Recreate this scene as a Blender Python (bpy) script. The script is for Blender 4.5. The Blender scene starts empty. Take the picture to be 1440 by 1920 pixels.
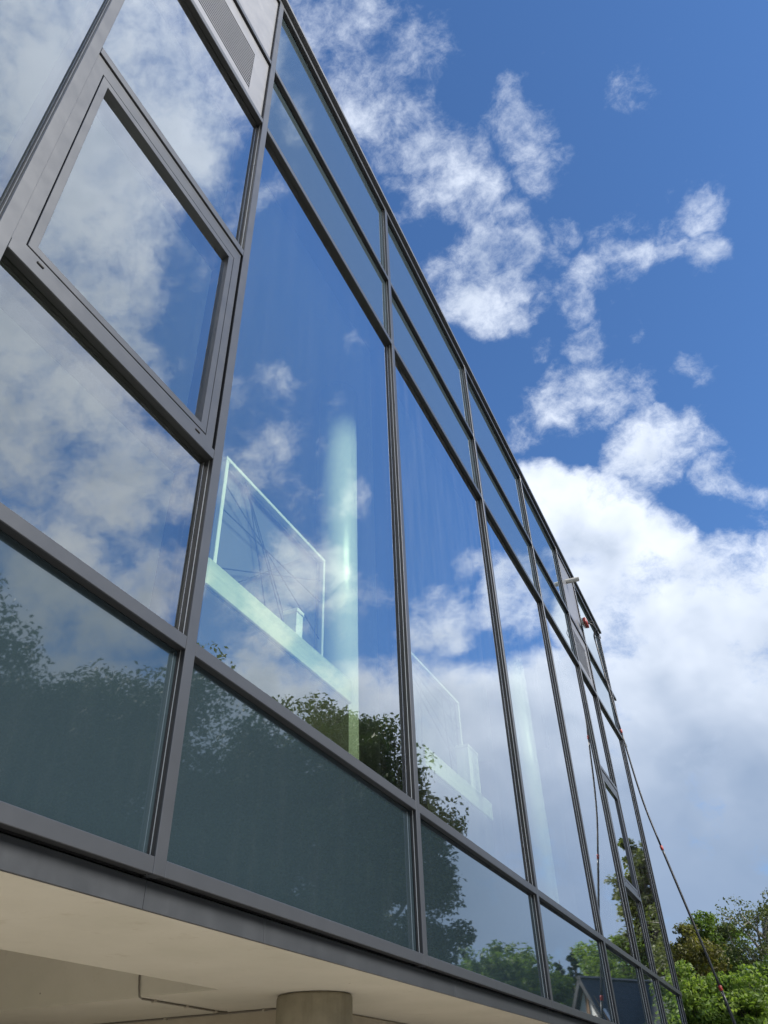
import bpy, bmesh, math, random
import numpy as np
from mathutils import Vector, Matrix

# ------------------------------------------------------------------ camera, sky, sun, exposure
SC = bpy.context.scene
COL = SC.collection
R = math.radians

cam_data = bpy.data.cameras.new('camera')
cam_data.sensor_fit = 'HORIZONTAL'
cam_data.sensor_width = 36.0
cam_data.lens = 36.16
cam_data.clip_start = 0.05
cam_data.clip_end = 2000.0
cam = bpy.data.objects.new('camera', cam_data)
COL.objects.link(cam)
cam.location = (0.0, -1.8, 1.65)
cam.rotation_euler = (R(128.199), R(1.5856), R(-65.080))
SC.camera = cam

SUN_EL, SUN_AZ = 38.0, -93.0          # degrees; azimuth counted from +X towards +Y: veiled sun opposite the facade
SKY_STRENGTH = 0.06
EXPOSURE = 1.05

# clouds as they stand in the sky: (azimuth, elevation, radius, weight), degrees
CLOUDS = [
    (35.6, 70.9, 2.8, 0.8), (28.5, 70.9, 2.8, 0.8), (23.6, 69.2, 3, 0.8), (29.3, 68.6, 2.5, 0.7), (18.6, 70, 2.1, 0.65), (13.5, 70.3, 1.7, 0.55),
    (13.5, 68.2, 2.2, 0.6), (21.3, 66.5, 3.3, 0.85), (17.5, 64.4, 3.2, 0.85), (11.3, 65.2, 2.2, 0.65), (14.2, 61.9, 3.3, 0.9), (11.1, 59.9, 2.4, 0.85),
    (23.4, 63.4, 2.3, 0.7), (21.3, 60.7, 2.4, 0.7), (9.5, 62.1, 1.7, 0.65), (4.3, 64.4, 2, 0.7), (1.5, 62.4, 1.9, 0.75), (-0.3, 59.5, 1.7, 0.6),
    (12, 57.6, 1.8, 0.7), (12.3, 54.3, 2.9, 1.1), (7.3, 55.5, 2.6, 0.95), (9, 52.4, 2.3, 0.95), (4.2, 54.2, 1.8, 0.65), (13.9, 53, 1.7, 0.9),
    (1.6, 51.1, 1.6, 0.75), (-1.2, 51.9, 1.6, 0.7), (-5.4, 51.9, 1.9, 0.75), (-7.5, 54.3, 1.5, 0.6), (-10.5, 54.1, 1.5, 0.5), (-13.7, 52.9, 1.3, 0.5),
    (-0, 55.6, 1.2, 0.6), (-12.2, 50, 1.3, 0.5), (0.8, 48.2, 1.6, 0.7), (-3, 47.4, 0.8, 0.55), (6.1, 48.5, 0.8, 0.55), (5.4, 44.1, 2.3, 0.85),
    (1.7, 44.1, 2.3, 0.85), (-1.8, 43.8, 1.8, 0.75), (7.8, 43.2, 1.7, 0.7), (-0.5, 39.3, 2.6, 0.85), (-4.2, 39.2, 2, 0.75), (-5.8, 36.2, 1.7, 0.85),
    (-4.7, 35, 1, 0.7), (-14, 44.2, 0.9, 0.55), (-7.3, 43.6, 1.2, 0.45), (-12, 60.6, 1.8, 0.5), (-9.4, 51.8, 1.5, 0.45), (-4.8, 54, 1.3, 0.5),
    (4.9, 51.7, 1.4, 0.65), (-1.2, 49.6, 1.2, 0.55), (-2.9, 40.6, 1.6, 0.75), (-6.9, 34.3, 1.4, 0.7), (-7.8, 32.9, 1.7, 0.8), (-6, 31.6, 1.4, 0.8),
    (9.2, 38.1, 2.3, 1.4), (7.1, 36.5, 2.6, 1.4), (4.4, 34.5, 3, 1.4), (1, 31.4, 3.2, 1.4), (-2.9, 29.4, 3.1, 1.4), (-6.4, 28.4, 3, 1.4),
    (5.9, 30.9, 4.4, 1.5), (1.3, 27.7, 3.8, 1.5), (-3.5, 25.9, 3.6, 1.5), (3, 31.9, 2.2, 1.5), (-71.6, 62.4, 6.8, 1.2), (-60.5, 66.1, 5.2, 1.1),
    (-61.4, 58.3, 6.2, 1.3), (-51.9, 62.5, 4.3, 1.2), (-47, 66, 3.6, 0.8), (-61.6, 50.9, 5.7, 1.3), (-54.7, 54.9, 3.8, 1.1), (-51.1, 51, 2.5, 0.85),
    (-59.4, 45.3, 5.8, 1.2), (-53.6, 44.3, 5, 1.2), (-55.8, 39.5, 4.9, 1), (-49.4, 39.5, 4.8, 1.1), (-44.8, 40, 3.8, 0.9), (-43.9, 42.4, 2.3, 0.7),
    (-51.8, 35.6, 3.9, 0.9), (-43, 49.1, 3, 0.55), (-47.5, 53.9, 2.9, 0.6), (-45.4, 32.9, 2.6, 0.9), (-41.8, 32.6, 2.3, 0.9), (-52.6, 30.5, 4.9, 1.2),
    (-46.6, 29.4, 4, 1.1), (-36.3, 64.3, 2, 0.75), (-39.5, 61.7, 1.9, 0.8), (-43.1, 59.6, 2.1, 0.7), (-35.5, 45.3, 3.1, 0.75), (-32.1, 43.2, 2.3, 0.65),
    (-30.6, 46, 1.8, 0.6), (-36, 41, 3.1, 0.7), (-31.8, 39.3, 2.4, 0.65), (-27.7, 39, 2.2, 0.6), (-32.3, 33.4, 2.7, 0.85), (-29.6, 34.3, 2, 0.85),
    (-34.8, 30.2, 3.4, 0.9), (-24.8, 49.9, 1.2, 0.6), (-27.2, 30.8, 2.3, 0.8), (-23.4, 32.6, 2, 0.6), (-19.1, 29.7, 3.1, 0.85), (-13.1, 30.7, 2.7, 0.9),
    (-16.3, 33.8, 1.6, 0.6),
    # the same broken cloud carries on round the rest of the sky
    (100, 70, 12, .7), (130, 50, 10, .7), (160, 62, 9, .7), (185, 40, 12, .8), (215, 55, 11, .8), (240, 38, 10, .8),
    (262, 60, 10, .75), (285, 48, 9, .8), (75, 40, 9, .7), (55, 52, 8, .6), 
    (180, 80, 9, .6),
]

def build_world():
    w = bpy.data.worlds.new('World')
    SC.world = w
    w.use_nodes = True
    nt = w.node_tree
    nt.nodes.clear()
    N, L = nt.nodes.new, nt.links.new

    def put(sock, x):
        if hasattr(x, 'links') or isinstance(x, bpy.types.NodeSocket):
            L(x, sock)
        else:
            sock.default_value = x
    def math_(op, a, b=None, c=None, clamp=False):
        n = N('ShaderNodeMath'); n.operation = op; n.use_clamp = clamp
        put(n.inputs[0], a)
        if b is not None: put(n.inputs[1], b)
        if c is not None: put(n.inputs[2], c)
        return n.outputs[0]
    def vmath(op, a, b=None):
        n = N('ShaderNodeVectorMath'); n.operation = op
        put(n.inputs[0], a)
        if b is not None: put(n.inputs[1], b)
        return n.outputs['Value'] if op in ('DOT_PRODUCT', 'LENGTH') else n.outputs[0]
    def smooth(x, lo, hi, a=0.0, b=1.0):
        n = N('ShaderNodeMapRange'); n.interpolation_type = 'SMOOTHSTEP'
        put(n.inputs[0], x); n.inputs[1].default_value = lo; n.inputs[2].default_value = hi
        n.inputs[3].default_value = a; n.inputs[4].default_value = b
        return n.outputs[0]
    def noise(vec, scale, detail, rough=.55, lac=2.0, dist=0.0):
        n = N('ShaderNodeTexNoise'); L(vec, n.inputs['Vector'])
        n.inputs['Scale'].default_value = scale; n.inputs['Detail'].default_value = detail
        n.inputs['Roughness'].default_value = rough; n.inputs['Lacunarity'].default_value = lac
        n.inputs['Distortion'].default_value = dist
        return n
    def mixc(f, a, b):
        n = N('ShaderNodeMix'); n.data_type = 'RGBA'
        put(n.inputs[0], f); put(n.inputs[6], a); put(n.inputs[7], b)
        return n.outputs[2]

    tc = N('ShaderNodeTexCoord')
    d = vmath('NORMALIZE', tc.outputs['Generated'])
    sky = N('ShaderNodeTexSky'); sky.sky_type = 'NISHITA'
    sky.sun_disc = False
    sky.sun_elevation = R(SUN_EL)
    sky.sun_rotation = R(90.0 - SUN_AZ)
    sky.altitude = 300.0
    sky.air_density = 1.0
    sky.dust_density = 0.25
    sky.ozone_density = 2.2

    # ragged edges: the direction is pushed about before the cloud field is read
    wn = noise(d, 13.0, 3.0, .65)
    wv = vmath('SUBTRACT', wn.outputs['Color'], (.5, .5, .5))
    sc_ = N('ShaderNodeVectorMath'); sc_.operation = 'SCALE'; L(wv, sc_.inputs[0]); sc_.inputs[3].default_value = .06
    dw = vmath('NORMALIZE', vmath('ADD', d, sc_.outputs[0]))
    cov = None
    for wt in sorted({c[3] for c in CLOUDS}):
        grp = None
        for az, el, rad, w_ in CLOUDS:
            if w_ != wt:
                continue
            c = (math.cos(R(az)) * math.cos(R(el)), math.sin(R(az)) * math.cos(R(el)), math.sin(R(el)))
            lo, hi = math.cos(R(rad * 1.7)), math.cos(R(rad * .2))
            f = math_('MULTIPLY_ADD', vmath('DOT_PRODUCT', dw, c), 1.0 / (hi - lo), -lo / (hi - lo))
            grp = f if grp is None else math_('MAXIMUM', grp, f)
        grp = smooth(grp, 0.0, 1.0, 0.0, wt)
        cov = grp if cov is None else math_('MAXIMUM', cov, grp)
    sep = N('ShaderNodeSeparateXYZ'); L(d, sep.inputs[0])
    z = sep.outputs[2]
    low = smooth(z, .51, .40, 0.0, 1.60)
    cov = math_('MAXIMUM', cov, low)

    # wind-drawn fine structure
    sw = N('ShaderNodeVectorMath'); sw.operation = 'SCALE'; L(wv, sw.inputs[0]); sw.inputs[3].default_value = .030
    mp = N('ShaderNodeMapping'); mp.vector_type = 'POINT'; L(vmath('ADD', d, sw.outputs[0]), mp.inputs[0])
    mp.inputs['Rotation'].default_value = (R(20), R(35), R(20)); mp.inputs['Scale'].default_value = (1.0, .82, 1.12)
    n1 = noise(mp.outputs[0], 11.0, 8.0, .67, 2.1)
    nn = n1.outputs['Fac']
    dens = math_('ADD', math_('SUBTRACT', cov, .52), math_('MULTIPLY', math_('SUBTRACT', nn, .5), 2.7))
    alpha = smooth(dens, -.10, .95)
    alpha = math_('MULTIPLY', alpha, smooth(z, .62, .80, .98, .86))

    # thick parts turn grey underneath, thin rims stay white; light comes from above
    up = vmath('ADD', mp.outputs[0], (0.0, -.02, .05))
    n3 = noise(mp.outputs[0], 9.0, 3.0, .55, 2.1)
    n5 = noise(up, 9.0, 3.0, .55, 2.1)
    n4 = noise(d, 6.0, 2.0, .55)
    relief = math_('MULTIPLY', math_('SUBTRACT', n3.outputs['Fac'], n5.outputs['Fac']), 1.1)
    thick = smooth(dens, .25, 1.1)
    patch = smooth(n4.outputs['Fac'], .38, .66)
    elev = smooth(z, .17, .56)
    lit = math_('ADD', math_('SUBTRACT', 1.0, math_('MULTIPLY', thick, math_('ADD', .04, math_('MULTIPLY', patch, math_('SUBTRACT', .44, math_('MULTIPLY', smooth(z, .5, .75), .38)))))), relief)
    lit = math_('MULTIPLY', lit, math_('ADD', .10, math_('MULTIPLY', elev, .90)))
    lit = math_('MAXIMUM', math_('MINIMUM', lit, 1.12), .08)
    ccol = mixc(math_('MULTIPLY', lit, 1.0, clamp=True), (2.0, 2.85, 4.3, 1), (8.0, 8.65, 9.7, 1))
    # milky rim of light right above the skyline
    rim = smooth(z, .12, .03)
    ccol = mixc(math_('MULTIPLY', rim, .8), ccol, (8.0, 8.5, 9.0, 1))
    tint = N('ShaderNodeMix'); tint.data_type = 'RGBA'; tint.blend_type = 'MULTIPLY'; tint.inputs[0].default_value = 1.0
    L(sky.outputs[0], tint.inputs[6]); tint.inputs[7].default_value = (.80, 1.15, 1.52, 1)
    col = mixc(alpha, tint.outputs[2], ccol)
    bg = N('ShaderNodeBackground'); L(col, bg.inputs[0]); bg.inputs[1].default_value = SKY_STRENGTH
    out = N('ShaderNodeOutputWorld'); L(bg.outputs[0], out.inputs[0])
    w.cycles.sampling_method = 'NONE'

build_world()

sun_data = bpy.data.lights.new('sun', 'SUN')
sun_data.energy = 4.0
sun_data.angle = R(24.0)             # the sun stands behind cloud: soft shadows
sun_data.color = (1.0, .95, .87)
sun = bpy.data.objects.new('sun', sun_data)
COL.objects.link(sun)
sd = Vector((math.cos(R(SUN_AZ)) * math.cos(R(SUN_EL)), math.sin(R(SUN_AZ)) * math.cos(R(SUN_EL)), math.sin(R(SUN_EL))))
sun.rotation_euler = sd.to_track_quat('Z', 'Y').to_euler()
sun.location = (0, 0, 60)

SC.view_settings.view_transform = 'Standard'
SC.view_settings.look = 'None'
SC.view_settings.gamma = 1.0
SC.view_settings.exposure = EXPOSURE
SC.view_settings.use_curve_mapping = False
SC.render.engine = 'CYCLES'
SC.cycles.use_denoising = True
SC.cycles.use_adaptive_sampling = True
SC.cycles.adaptive_threshold = .02
SC.cycles.max_bounces = 10
SC.cycles.diffuse_bounces = 4
SC.cycles.glossy_bounces = 5
SC.cycles.transmission_bounces = 4
SC.cycles.transparent_max_bounces = 16
SC.cycles.caustics_reflective = False
SC.cycles.caustics_refractive = False
SC.cycles.sample_clamp_indirect = 6.0

# ------------------------------------------------------------------ helpers
random.seed(7)
RNG = np.random.default_rng(11)
MATS = {}

def tag(o, label=None, cat=None, group=None, kind=None):
    if label: o['label'] = label
    if cat: o['category'] = cat
    if group: o['group'] = group
    if kind: o['kind'] = kind
    return o

def empty(name, loc=(0, 0, 0), parent=None):
    o = bpy.data.objects.new(name, None)
    COL.objects.link(o)
    o.location = loc
    o.empty_display_size = .2
    if parent: o.parent = parent
    return o

def link(name, me, parent=None):
    o = bpy.data.objects.new(name, me)
    COL.objects.link(o)
    if parent: o.parent = parent
    return o

def mesh(name, verts, faces, mats, parent=None, midx=None, smooth=False):
    me = bpy.data.meshes.new(name)
    me.from_pydata([tuple(v) for v in verts], [], [tuple(f) for f in faces])
    for m in (mats if isinstance(mats, (list, tuple)) else [mats]):
        me.materials.append(MATS[m])
    if midx is not None:
        me.polygons.foreach_set('material_index', midx)
    if smooth:
        me.polygons.foreach_set('use_smooth', [True] * len(me.polygons))
    me.update()
    return link(name, me, parent)

def bm_obj(name, bm, mats, parent=None, smooth=False):
    me = bpy.data.meshes.new(name)
    bmesh.ops.recalc_face_normals(bm, faces=bm.faces[:])
    bm.to_mesh(me); bm.free()
    for m in (mats if isinstance(mats, (list, tuple)) else [mats]):
        me.materials.append(MATS[m])
    if smooth:
        me.polygons.foreach_set('use_smooth', [True] * len(me.polygons))
    return link(name, me, parent)

def add_box(bm, x0, x1, y0, y1, z0, z1, bev=0.0):
    r = bmesh.ops.create_cube(bm, size=1.0)
    vs = r['verts']
    bmesh.ops.scale(bm, vec=(x1 - x0, y1 - y0, z1 - z0), verts=vs)
    bmesh.ops.translate(bm, vec=((x0 + x1) / 2, (y0 + y1) / 2, (z0 + z1) / 2), verts=vs)
    if bev:
        es = list({e for v in vs for e in v.link_edges})
        bmesh.ops.bevel(bm, geom=es, offset=bev, segments=1, affect='EDGES', profile=.5)
    return vs

def box(name, x0, x1, y0, y1, z0, z1, mat, parent=None, bev=0.0):
    bm = bmesh.new()
    add_box(bm, x0, x1, y0, y1, z0, z1, bev)
    return bm_obj(name, bm, mat, parent)

def tube_mesh(bm, pts, rads, seg=10, cap=True):
    pts = [Vector(p) for p in pts]
    rings = []
    prev = None
    for i, p in enumerate(pts):
        t = (pts[min(i + 1, len(pts) - 1)] - pts[max(i - 1, 0)]).normalized()
        if prev is None:
            a = Vector((0, 0, 1)) if abs(t.z) < .9 else Vector((1, 0, 0))
            u = t.cross(a).normalized()
        else:
            u = (prev - t * prev.dot(t)).normalized()
        prev = u
        v = t.cross(u)
        r = rads[i] if isinstance(rads, (list, tuple)) else rads
        rings.append([bm.verts.new(p + (u * math.cos(2 * math.pi * k / seg) + v * math.sin(2 * math.pi * k / seg)) * r) for k in range(seg)])
    for a, b in zip(rings[:-1], rings[1:]):
        for k in range(seg):
            f = bm.faces.new((a[k], a[(k + 1) % seg], b[(k + 1) % seg], b[k])); f.smooth = True
    if cap:
        bm.faces.new(rings[0][::-1]); bm.faces.new(rings[-1])

def tube(name, pts, rads, mat, parent=None, seg=10):
    bm = bmesh.new()
    tube_mesh(bm, pts, rads, seg)
    return bm_obj(name, bm, mat, parent)

# ------------------------------------------------------------------ materials
class MatB:
    def __init__(self, name):
        self.m = bpy.data.materials.new(name); self.m.use_nodes = True
        self.nt = self.m.node_tree; self.nt.nodes.clear()
        self.out = self.n('ShaderNodeOutputMaterial')
        MATS[name] = self.m
    def n(self, t, **k):
        x = self.nt.nodes.new(t)
        for a, b in k.items(): setattr(x, a, b)
        return x
    def l(self, a, b): self.nt.links.new(a, b)
    def put(self, s, v):
        if isinstance(v, bpy.types.NodeSocket): self.l(v, s)
        else: s.default_value = v
    def math(self, op, a, b=0.0, c=0.0):
        x = self.n('ShaderNodeMath', operation=op)
        self.put(x.inputs[0], a); self.put(x.inputs[1], b); self.put(x.inputs[2], c)
        return x.outputs[0]
    def coord(self, scale=(1, 1, 1), kind='Object'):
        t = self.n('ShaderNodeTexCoord'); m = self.n('ShaderNodeMapping')
        self.l(t.outputs[kind], m.inputs[0]); m.inputs['Scale'].default_value = scale
        return m.outputs[0]
    def noise(self, scale, detail=4, rough=.55, vec=None):
        x = self.n('ShaderNodeTexNoise')
        x.inputs['Scale'].default_value = scale; x.inputs['Detail'].default_value = detail; x.inputs['Roughness'].default_value = rough
        self.l(vec if vec is not None else self.coord(), x.inputs['Vector'])
        return x.outputs['Fac']
    def ramp(self, f, stops):
        r = self.n('ShaderNodeValToRGB'); self.l(f, r.inputs[0])
        e = r.color_ramp.elements
        while len(e) < len(stops): e.new(.5)
        for el, (p, c) in zip(e, stops):
            el.position = p; el.color = (*c, 1) if len(c) == 3 else c
        return r.outputs[0]
    def mapr(self, f, a, b, c, d):
        r = self.n('ShaderNodeMapRange'); self.l(f, r.inputs[0])
        for i, v in enumerate((a, b, c, d)): r.inputs[i + 1].default_value = v
        return r.outputs[0]
    def mix(self, f, a, b, blend='MIX'):
        x = self.n('ShaderNodeMix', data_type='RGBA', blend_type=blend)
        self.put(x.inputs[0], f); self.put(x.inputs[6], a if isinstance(a, bpy.types.NodeSocket) else (*a, 1)); self.put(x.inputs[7], b if isinstance(b, bpy.types.NodeSocket) else (*b, 1))
        return x.outputs[2]
    def bump(self, h, strength=.1, dist=.01):
        b = self.n('ShaderNodeBump'); b.inputs['Strength'].default_value = strength; b.inputs['Distance'].default_value = dist
        self.l(h, b.inputs['Height']); return b.outputs[0]
    def fresnel(self):
        # Schlick's reflectance of one glass surface, the same from both sides
        ge = self.n('ShaderNodeNewGeometry'); dp = self.n('ShaderNodeVectorMath', operation='DOT_PRODUCT')
        self.l(ge.outputs['Normal'], dp.inputs[0]); self.l(ge.outputs['Incoming'], dp.inputs[1])
        c = self.math('SUBTRACT', 1.0, self.math('ABSOLUTE', dp.outputs['Value']))
        return self.math('MULTIPLY_ADD', self.math('POWER', c, 5.0), .957, .043)
    def pbr(self, col, rough=.5, metal=0.0, normal=None, spec=None, coat=None):
        p = self.n('ShaderNodeBsdfPrincipled')
        if isinstance(col, tuple): col = (*col, 1)
        self.put(p.inputs['Base Color'], col); self.put(p.inputs['Roughness'], rough); self.put(p.inputs['Metallic'], metal)
        if normal is not None: self.l(normal, p.inputs['Normal'])
        if spec is not None: p.inputs['Specular IOR Level'].default_value = spec
        if coat is not None: p.inputs['Coat Weight'].default_value = coat
        self.l(p.outputs[0], self.out.inputs[0])
        return p

def make_materials():
    # powder-coated grey aluminium of the facade frames
    def coat_paint(name, c, rough=.36, metal=.35, dirt=.25):
        b = MatB(name)
        f = b.noise(9.0, 5, .6)
        g = b.noise(420.0, 2, .5)
        s = b.noise(1.0, 4, .6, b.coord((30, 30, 1.2)))
        col = b.mix(b.mapr(f, .35, .7, 0, dirt), c, tuple(x * 1.25 + .01 for x in c))
        col = b.mix(b.mapr(s, .52, .72, 0, dirt * .3), col, tuple(x * .7 for x in c))
        vo = b.n('ShaderNodeTexVoronoi'); vo.inputs['Scale'].default_value = 7.0; b.l(b.coord(), vo.inputs['Vector'])
        sp = b.n('ShaderNodeSeparateColor'); b.l(vo.outputs['Color'], sp.inputs[0])
        spot = b.math('MULTIPLY', b.math('LESS_THAN', vo.outputs['Distance'], .035), b.math('GREATER_THAN', sp.outputs[0], .80))
        col = b.mix(b.math('MULTIPLY', spot, .8), col, (.6, .6, .56))
        b.pbr(col, b.mapr(f, .3, .7, rough - .02, rough + .04), metal, b.bump(g, .03, .001))
    coat_paint('frame_paint', (.056, .061, .070), .33, .30, .10)
    coat_paint('panel_paint', (.18, .185, .20), .36, .30, .07)
    coat_paint('fascia_paint', (.041, .045, .051), .40, .25, .5)
    coat_paint('coping_paint', (.11, .115, .125), .4, .35)
    b = MatB('gasket_and_shade'); b.pbr((.012, .013, .015), .6)  # rubber black, also the painted shade on the cap sides
    b = MatB('dark_gap'); b.pbr((.015, .017, .02), .8)
    b = MatB('aluminium'); b.pbr((.60, .60, .60), .40, .7)

    def glass(name, k, tint, gcol, wave, streak=0.0, dirt=0.008):
        b = MatB(name)
        F = b.fresnel()
        Rr = b.math('DIVIDE', b.math('MULTIPLY', F, k), b.math('MULTIPLY_ADD', F, k - 1.0, 1.0))
        v = b.coord((1, 1, 1))
        h = b.noise(1.1, 1, .4, v)
        nrm = b.bump(h, wave, .02)
        if streak:
            h2 = b.noise(1.0, 3, .5, b.coord((26, 1, .7)))
            bb = b.n('ShaderNodeBump'); bb.inputs['Strength'].default_value = streak; bb.inputs['Distance'].default_value = .01
            b.l(h2, bb.inputs['Height']); b.l(nrm, bb.inputs['Normal']); nrm = bb.outputs[0]
        g = b.n('ShaderNodeBsdfGlossy'); g.inputs['Color'].default_value = (*gcol, 1); g.inputs['Roughness'].default_value = 0.0
        b.l(nrm, g.inputs['Normal'])
        t = b.n('ShaderNodeBsdfTransparent'); t.inputs['Color'].default_value = (*tint, 1)
        m = b.n('ShaderNodeMixShader'); b.l(Rr, m.inputs[0]); b.l(t.outputs[0], m.inputs[1]); b.l(g.outputs[0], m.inputs[2])
        last = m.outputs[0]
        if dirt:
            df = b.n('ShaderNodeBsdfDiffuse'); df.inputs[0].default_value = (.7, .72, .72, 1)
            d1 = b.noise(1.0, 5, .65, b.coord((9, 9, 1.0)))
            dd = b.mapr(d1, .42, .72, 0.0, dirt)
            m2 = b.n('ShaderNodeMixShader'); b.l(dd, m2.inputs[0]); b.l(last, m2.inputs[1]); b.l(df.outputs[0], m2.inputs[2])
            last = m2.outputs[0]
        b.l(last, b.out.inputs[0])
    glass('glass_outer', 9.5, (.92, .98, .89), (.96, .98, 1.0), .016)
    glass('glass_wet', 9.5, (.92, .98, .89), (.96, .98, 1.0), .016, .004, .022)
    glass('glass_inner', 1.3, (.90, .99, .86), (.95, .92, 1.0), .010, 0, 0)

    def spandrel(name, c, k):
        b = MatB(name)
        F = b.fresnel()
        Rr = b.math('DIVIDE', b.math('MULTIPLY', F, k), b.math('MULTIPLY_ADD', F, k - 1.0, 1.0))
        d1 = b.noise(1.0, 5, .65, b.coord((7, 7, 1.4)))
        d2 = b.noise(95.0, 3, .6)
        dirt = b.math('MULTIPLY', b.mapr(d1, .5, .8, 0.0, .014), b.mapr(d2, .42, .66, .5, 1.0))
        col = b.mix(dirt, c, (.5, .52, .5))
        df = b.n('ShaderNodeBsdfDiffuse'); b.l(col, df.inputs[0])
        g = b.n('ShaderNodeBsdfGlossy'); g.inputs['Roughness'].default_value = 0.02; g.inputs['Color'].default_value = (.92, .97, 1, 1)
        b.l(b.bump(b.noise(1.3, 1, .4), .008, .02), g.inputs['Normal'])
        m = b.n('ShaderNodeMixShader'); b.l(Rr, m.inputs[0]); b.l(df.outputs[0], m.inputs[1]); b.l(g.outputs[0], m.inputs[2])
        b.l(m.outputs[0], b.out.inputs[0])
    spandrel('spandrel_glass', (.021, .034, .042), 4.0)
    spandrel('spandrel_glass_top', (.050, .07, .08), 2.8)

    # underside of the storey: painted plaster with water marks
    b = MatB('plaster')
    f = b.noise(2.2, 6, .62); g = b.noise(60.0, 4, .6); st = b.noise(5.5, 5, .7)
    col = b.ramp(f, [(.3, (.46, .435, .355)), (.55, (.50, .47, .39)), (.75, (.53, .50, .42))])
    col = b.mix(b.mapr(st, .60, .74, 0, .40), col, (.30, .25, .17))
    vo = b.n('ShaderNodeTexVoronoi'); vo.inputs['Scale'].default_value = 5.0; b.l(b.coord(), vo.inputs['Vector'])
    sp = b.n('ShaderNodeSeparateColor'); b.l(vo.outputs['Color'], sp.inputs[0])
    spot = b.math('MULTIPLY', b.math('LESS_THAN', vo.outputs['Distance'], .03), b.math('GREATER_THAN', sp.outputs[0], .6))
    col = b.mix(b.math('MULTIPLY', spot, .75), col, (.12, .10, .07))
    b.pbr(col, .85, 0, b.bump(g, .18, .004))
    b = MatB('wall_plaster')
    f = b.noise(3.0, 5, .6); g = b.noise(70.0, 3, .6)
    b.pbr(b.ramp(f, [(.3, (.33, .285, .21)), (.7, (.40, .35, .27))]), .9, 0, b.bump(g, .2, .004))
    b = MatB('concrete')
    f = b.noise(5.0, 6, .65); g = b.noise(45.0, 5, .65); s = b.noise(1.0, 5, .6, b.coord((9, 9, .8)))
    col = b.ramp(f, [(.3, (.20, .175, .12)), (.6, (.275, .245, .175)), (.8, (.32, .29, .21))])
    col = b.mix(b.mapr(s, .5, .72, 0, .55), col, (.12, .10, .065))
    b.pbr(col, .85, 0, b.bump(g, .35, .006))
    b = MatB('conduit'); b.pbr((.14, .125, .10), .5)
    b = MatB('clip'); b.pbr((.32, .29, .23), .5)

    b = MatB('column_paint')
    f = b.noise(2.0, 3, .5)
    b.pbr(b.ramp(f, [(.3, (.82, .86, .80)), (.7, (.86, .89, .84))]), .28, 0, None, .5)
    b = MatB('ceiling_paint'); b.pbr(b.ramp(b.noise(1.2, 3), [(.3, (.40, .43, .50)), (.7, (.45, .48, .55))]), .8)
    b = MatB('room_wall'); b.pbr(b.ramp(b.noise(1.0, 3), [(.3, (.15, .16, .17)), (.7, (.19, .20, .21))]), .8)
    b = MatB('room_floor'); b.pbr((.20, .19, .17), .5)
    b = MatB('worktop')
    f = b.noise(1.0, 4, .6, b.coord((3, 30, 30)))
    b.pbr(b.ramp(f, [(.3, (.46, .50, .40)), (.7, (.57, .61, .50))]), .4)
    b = MatB('cabinet_front'); b.pbr((.045, .04, .035), .5)
    b = MatB('white_lacquer'); b.pbr((.80, .82, .80), .35)
    b = MatB('back_board'); b.pbr((.11, .115, .15), .7)
    b = MatB('rod_steel'); b.pbr((.02, .025, .03), .5, .4)
    b = MatB('brown_wood'); b.pbr((.12, .07, .035), .5)

    b = MatB('carbon')
    f = b.noise(30, 3, .5, b.coord((1, 1, .2)))
    b.pbr(b.ramp(f, [(.3, (.012, .014, .016)), (.7, (.03, .032, .035))]), .35, 0, None, .5)
    b = MatB('red_plastic'); b.pbr((.30, .03, .025), .45)
    b = MatB('bristle'); b.pbr((.55, .56, .55), .8)
    b = MatB('rubber'); b.pbr((.015, .016, .018), .6)
    b = MatB('pvc'); b.pbr(b.ramp(b.noise(14, 4), [(.3, (.50, .49, .44)), (.7, (.62, .61, .56))]), .5)

    def leaf(name, dark, mid, light, trans=.35):
        b = MatB(name)
        at = b.n('ShaderNodeAttribute', attribute_name='hue')
        col = b.ramp(at.outputs['Fac'], [(.0, dark), (.5, mid), (1.0, light)])
        df = b.n('ShaderNodeBsdfPrincipled'); b.l(col, df.inputs['Base Color']); df.inputs['Roughness'].default_value = .5
        df.inputs['Specular IOR Level'].default_value = .3
        tr = b.n('ShaderNodeBsdfTranslucent')
        b.l(b.mix(1.0, col, (1.15, 1.25, .55), 'MULTIPLY'), tr.inputs[0])
        m = b.n('ShaderNodeMixShader'); m.inputs[0].default_value = trans
        b.l(df.outputs[0], m.inputs[1]); b.l(tr.outputs[0], m.inputs[2]); b.l(m.outputs[0], b.out.inputs[0])
    leaf('leaf_chestnut', (.018, .038, .010), (.036, .064, .015), (.070, .088, .024), .25)
    leaf('leaf_mid', (.060, .10, .026), (.11, .165, .042), (.17, .225, .065), .45)
    leaf('leaf_bright', (.085, .14, .030), (.15, .22, .048), (.23, .29, .08), .5)
    leaf('leaf_olive', (.075, .085, .026), (.13, .125, .042), (.19, .17, .06), .45)
    leaf('leaf_birch', (.060, .080, .030), (.10, .12, .045), (.16, .17, .075), .4)
    leaf('needle', (.018, .040, .016), (.032, .062, .022), (.055, .090, .030), .25)
    leaf('leaf_copper', (.045, .022, .016), (.075, .035, .022), (.11, .06, .03), .35)
    b = MatB('bark')
    f = b.noise(1.0, 5, .65, b.coord((14, 14, 2)))
    b.pbr(b.ramp(f, [(.3, (.045, .036, .027)), (.7, (.13, .105, .08))]), .9, 0, b.bump(f, .5, .02))
    b = MatB('birch_bark')
    f = b.noise(1.0, 5, .65, b.coord((3, 3, 12)))
    b.pbr(b.ramp(f, [(.35, (.08, .07, .06)), (.5, (.30, .28, .25)), (.7, (.42, .40, .37))]), .8)

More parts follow.
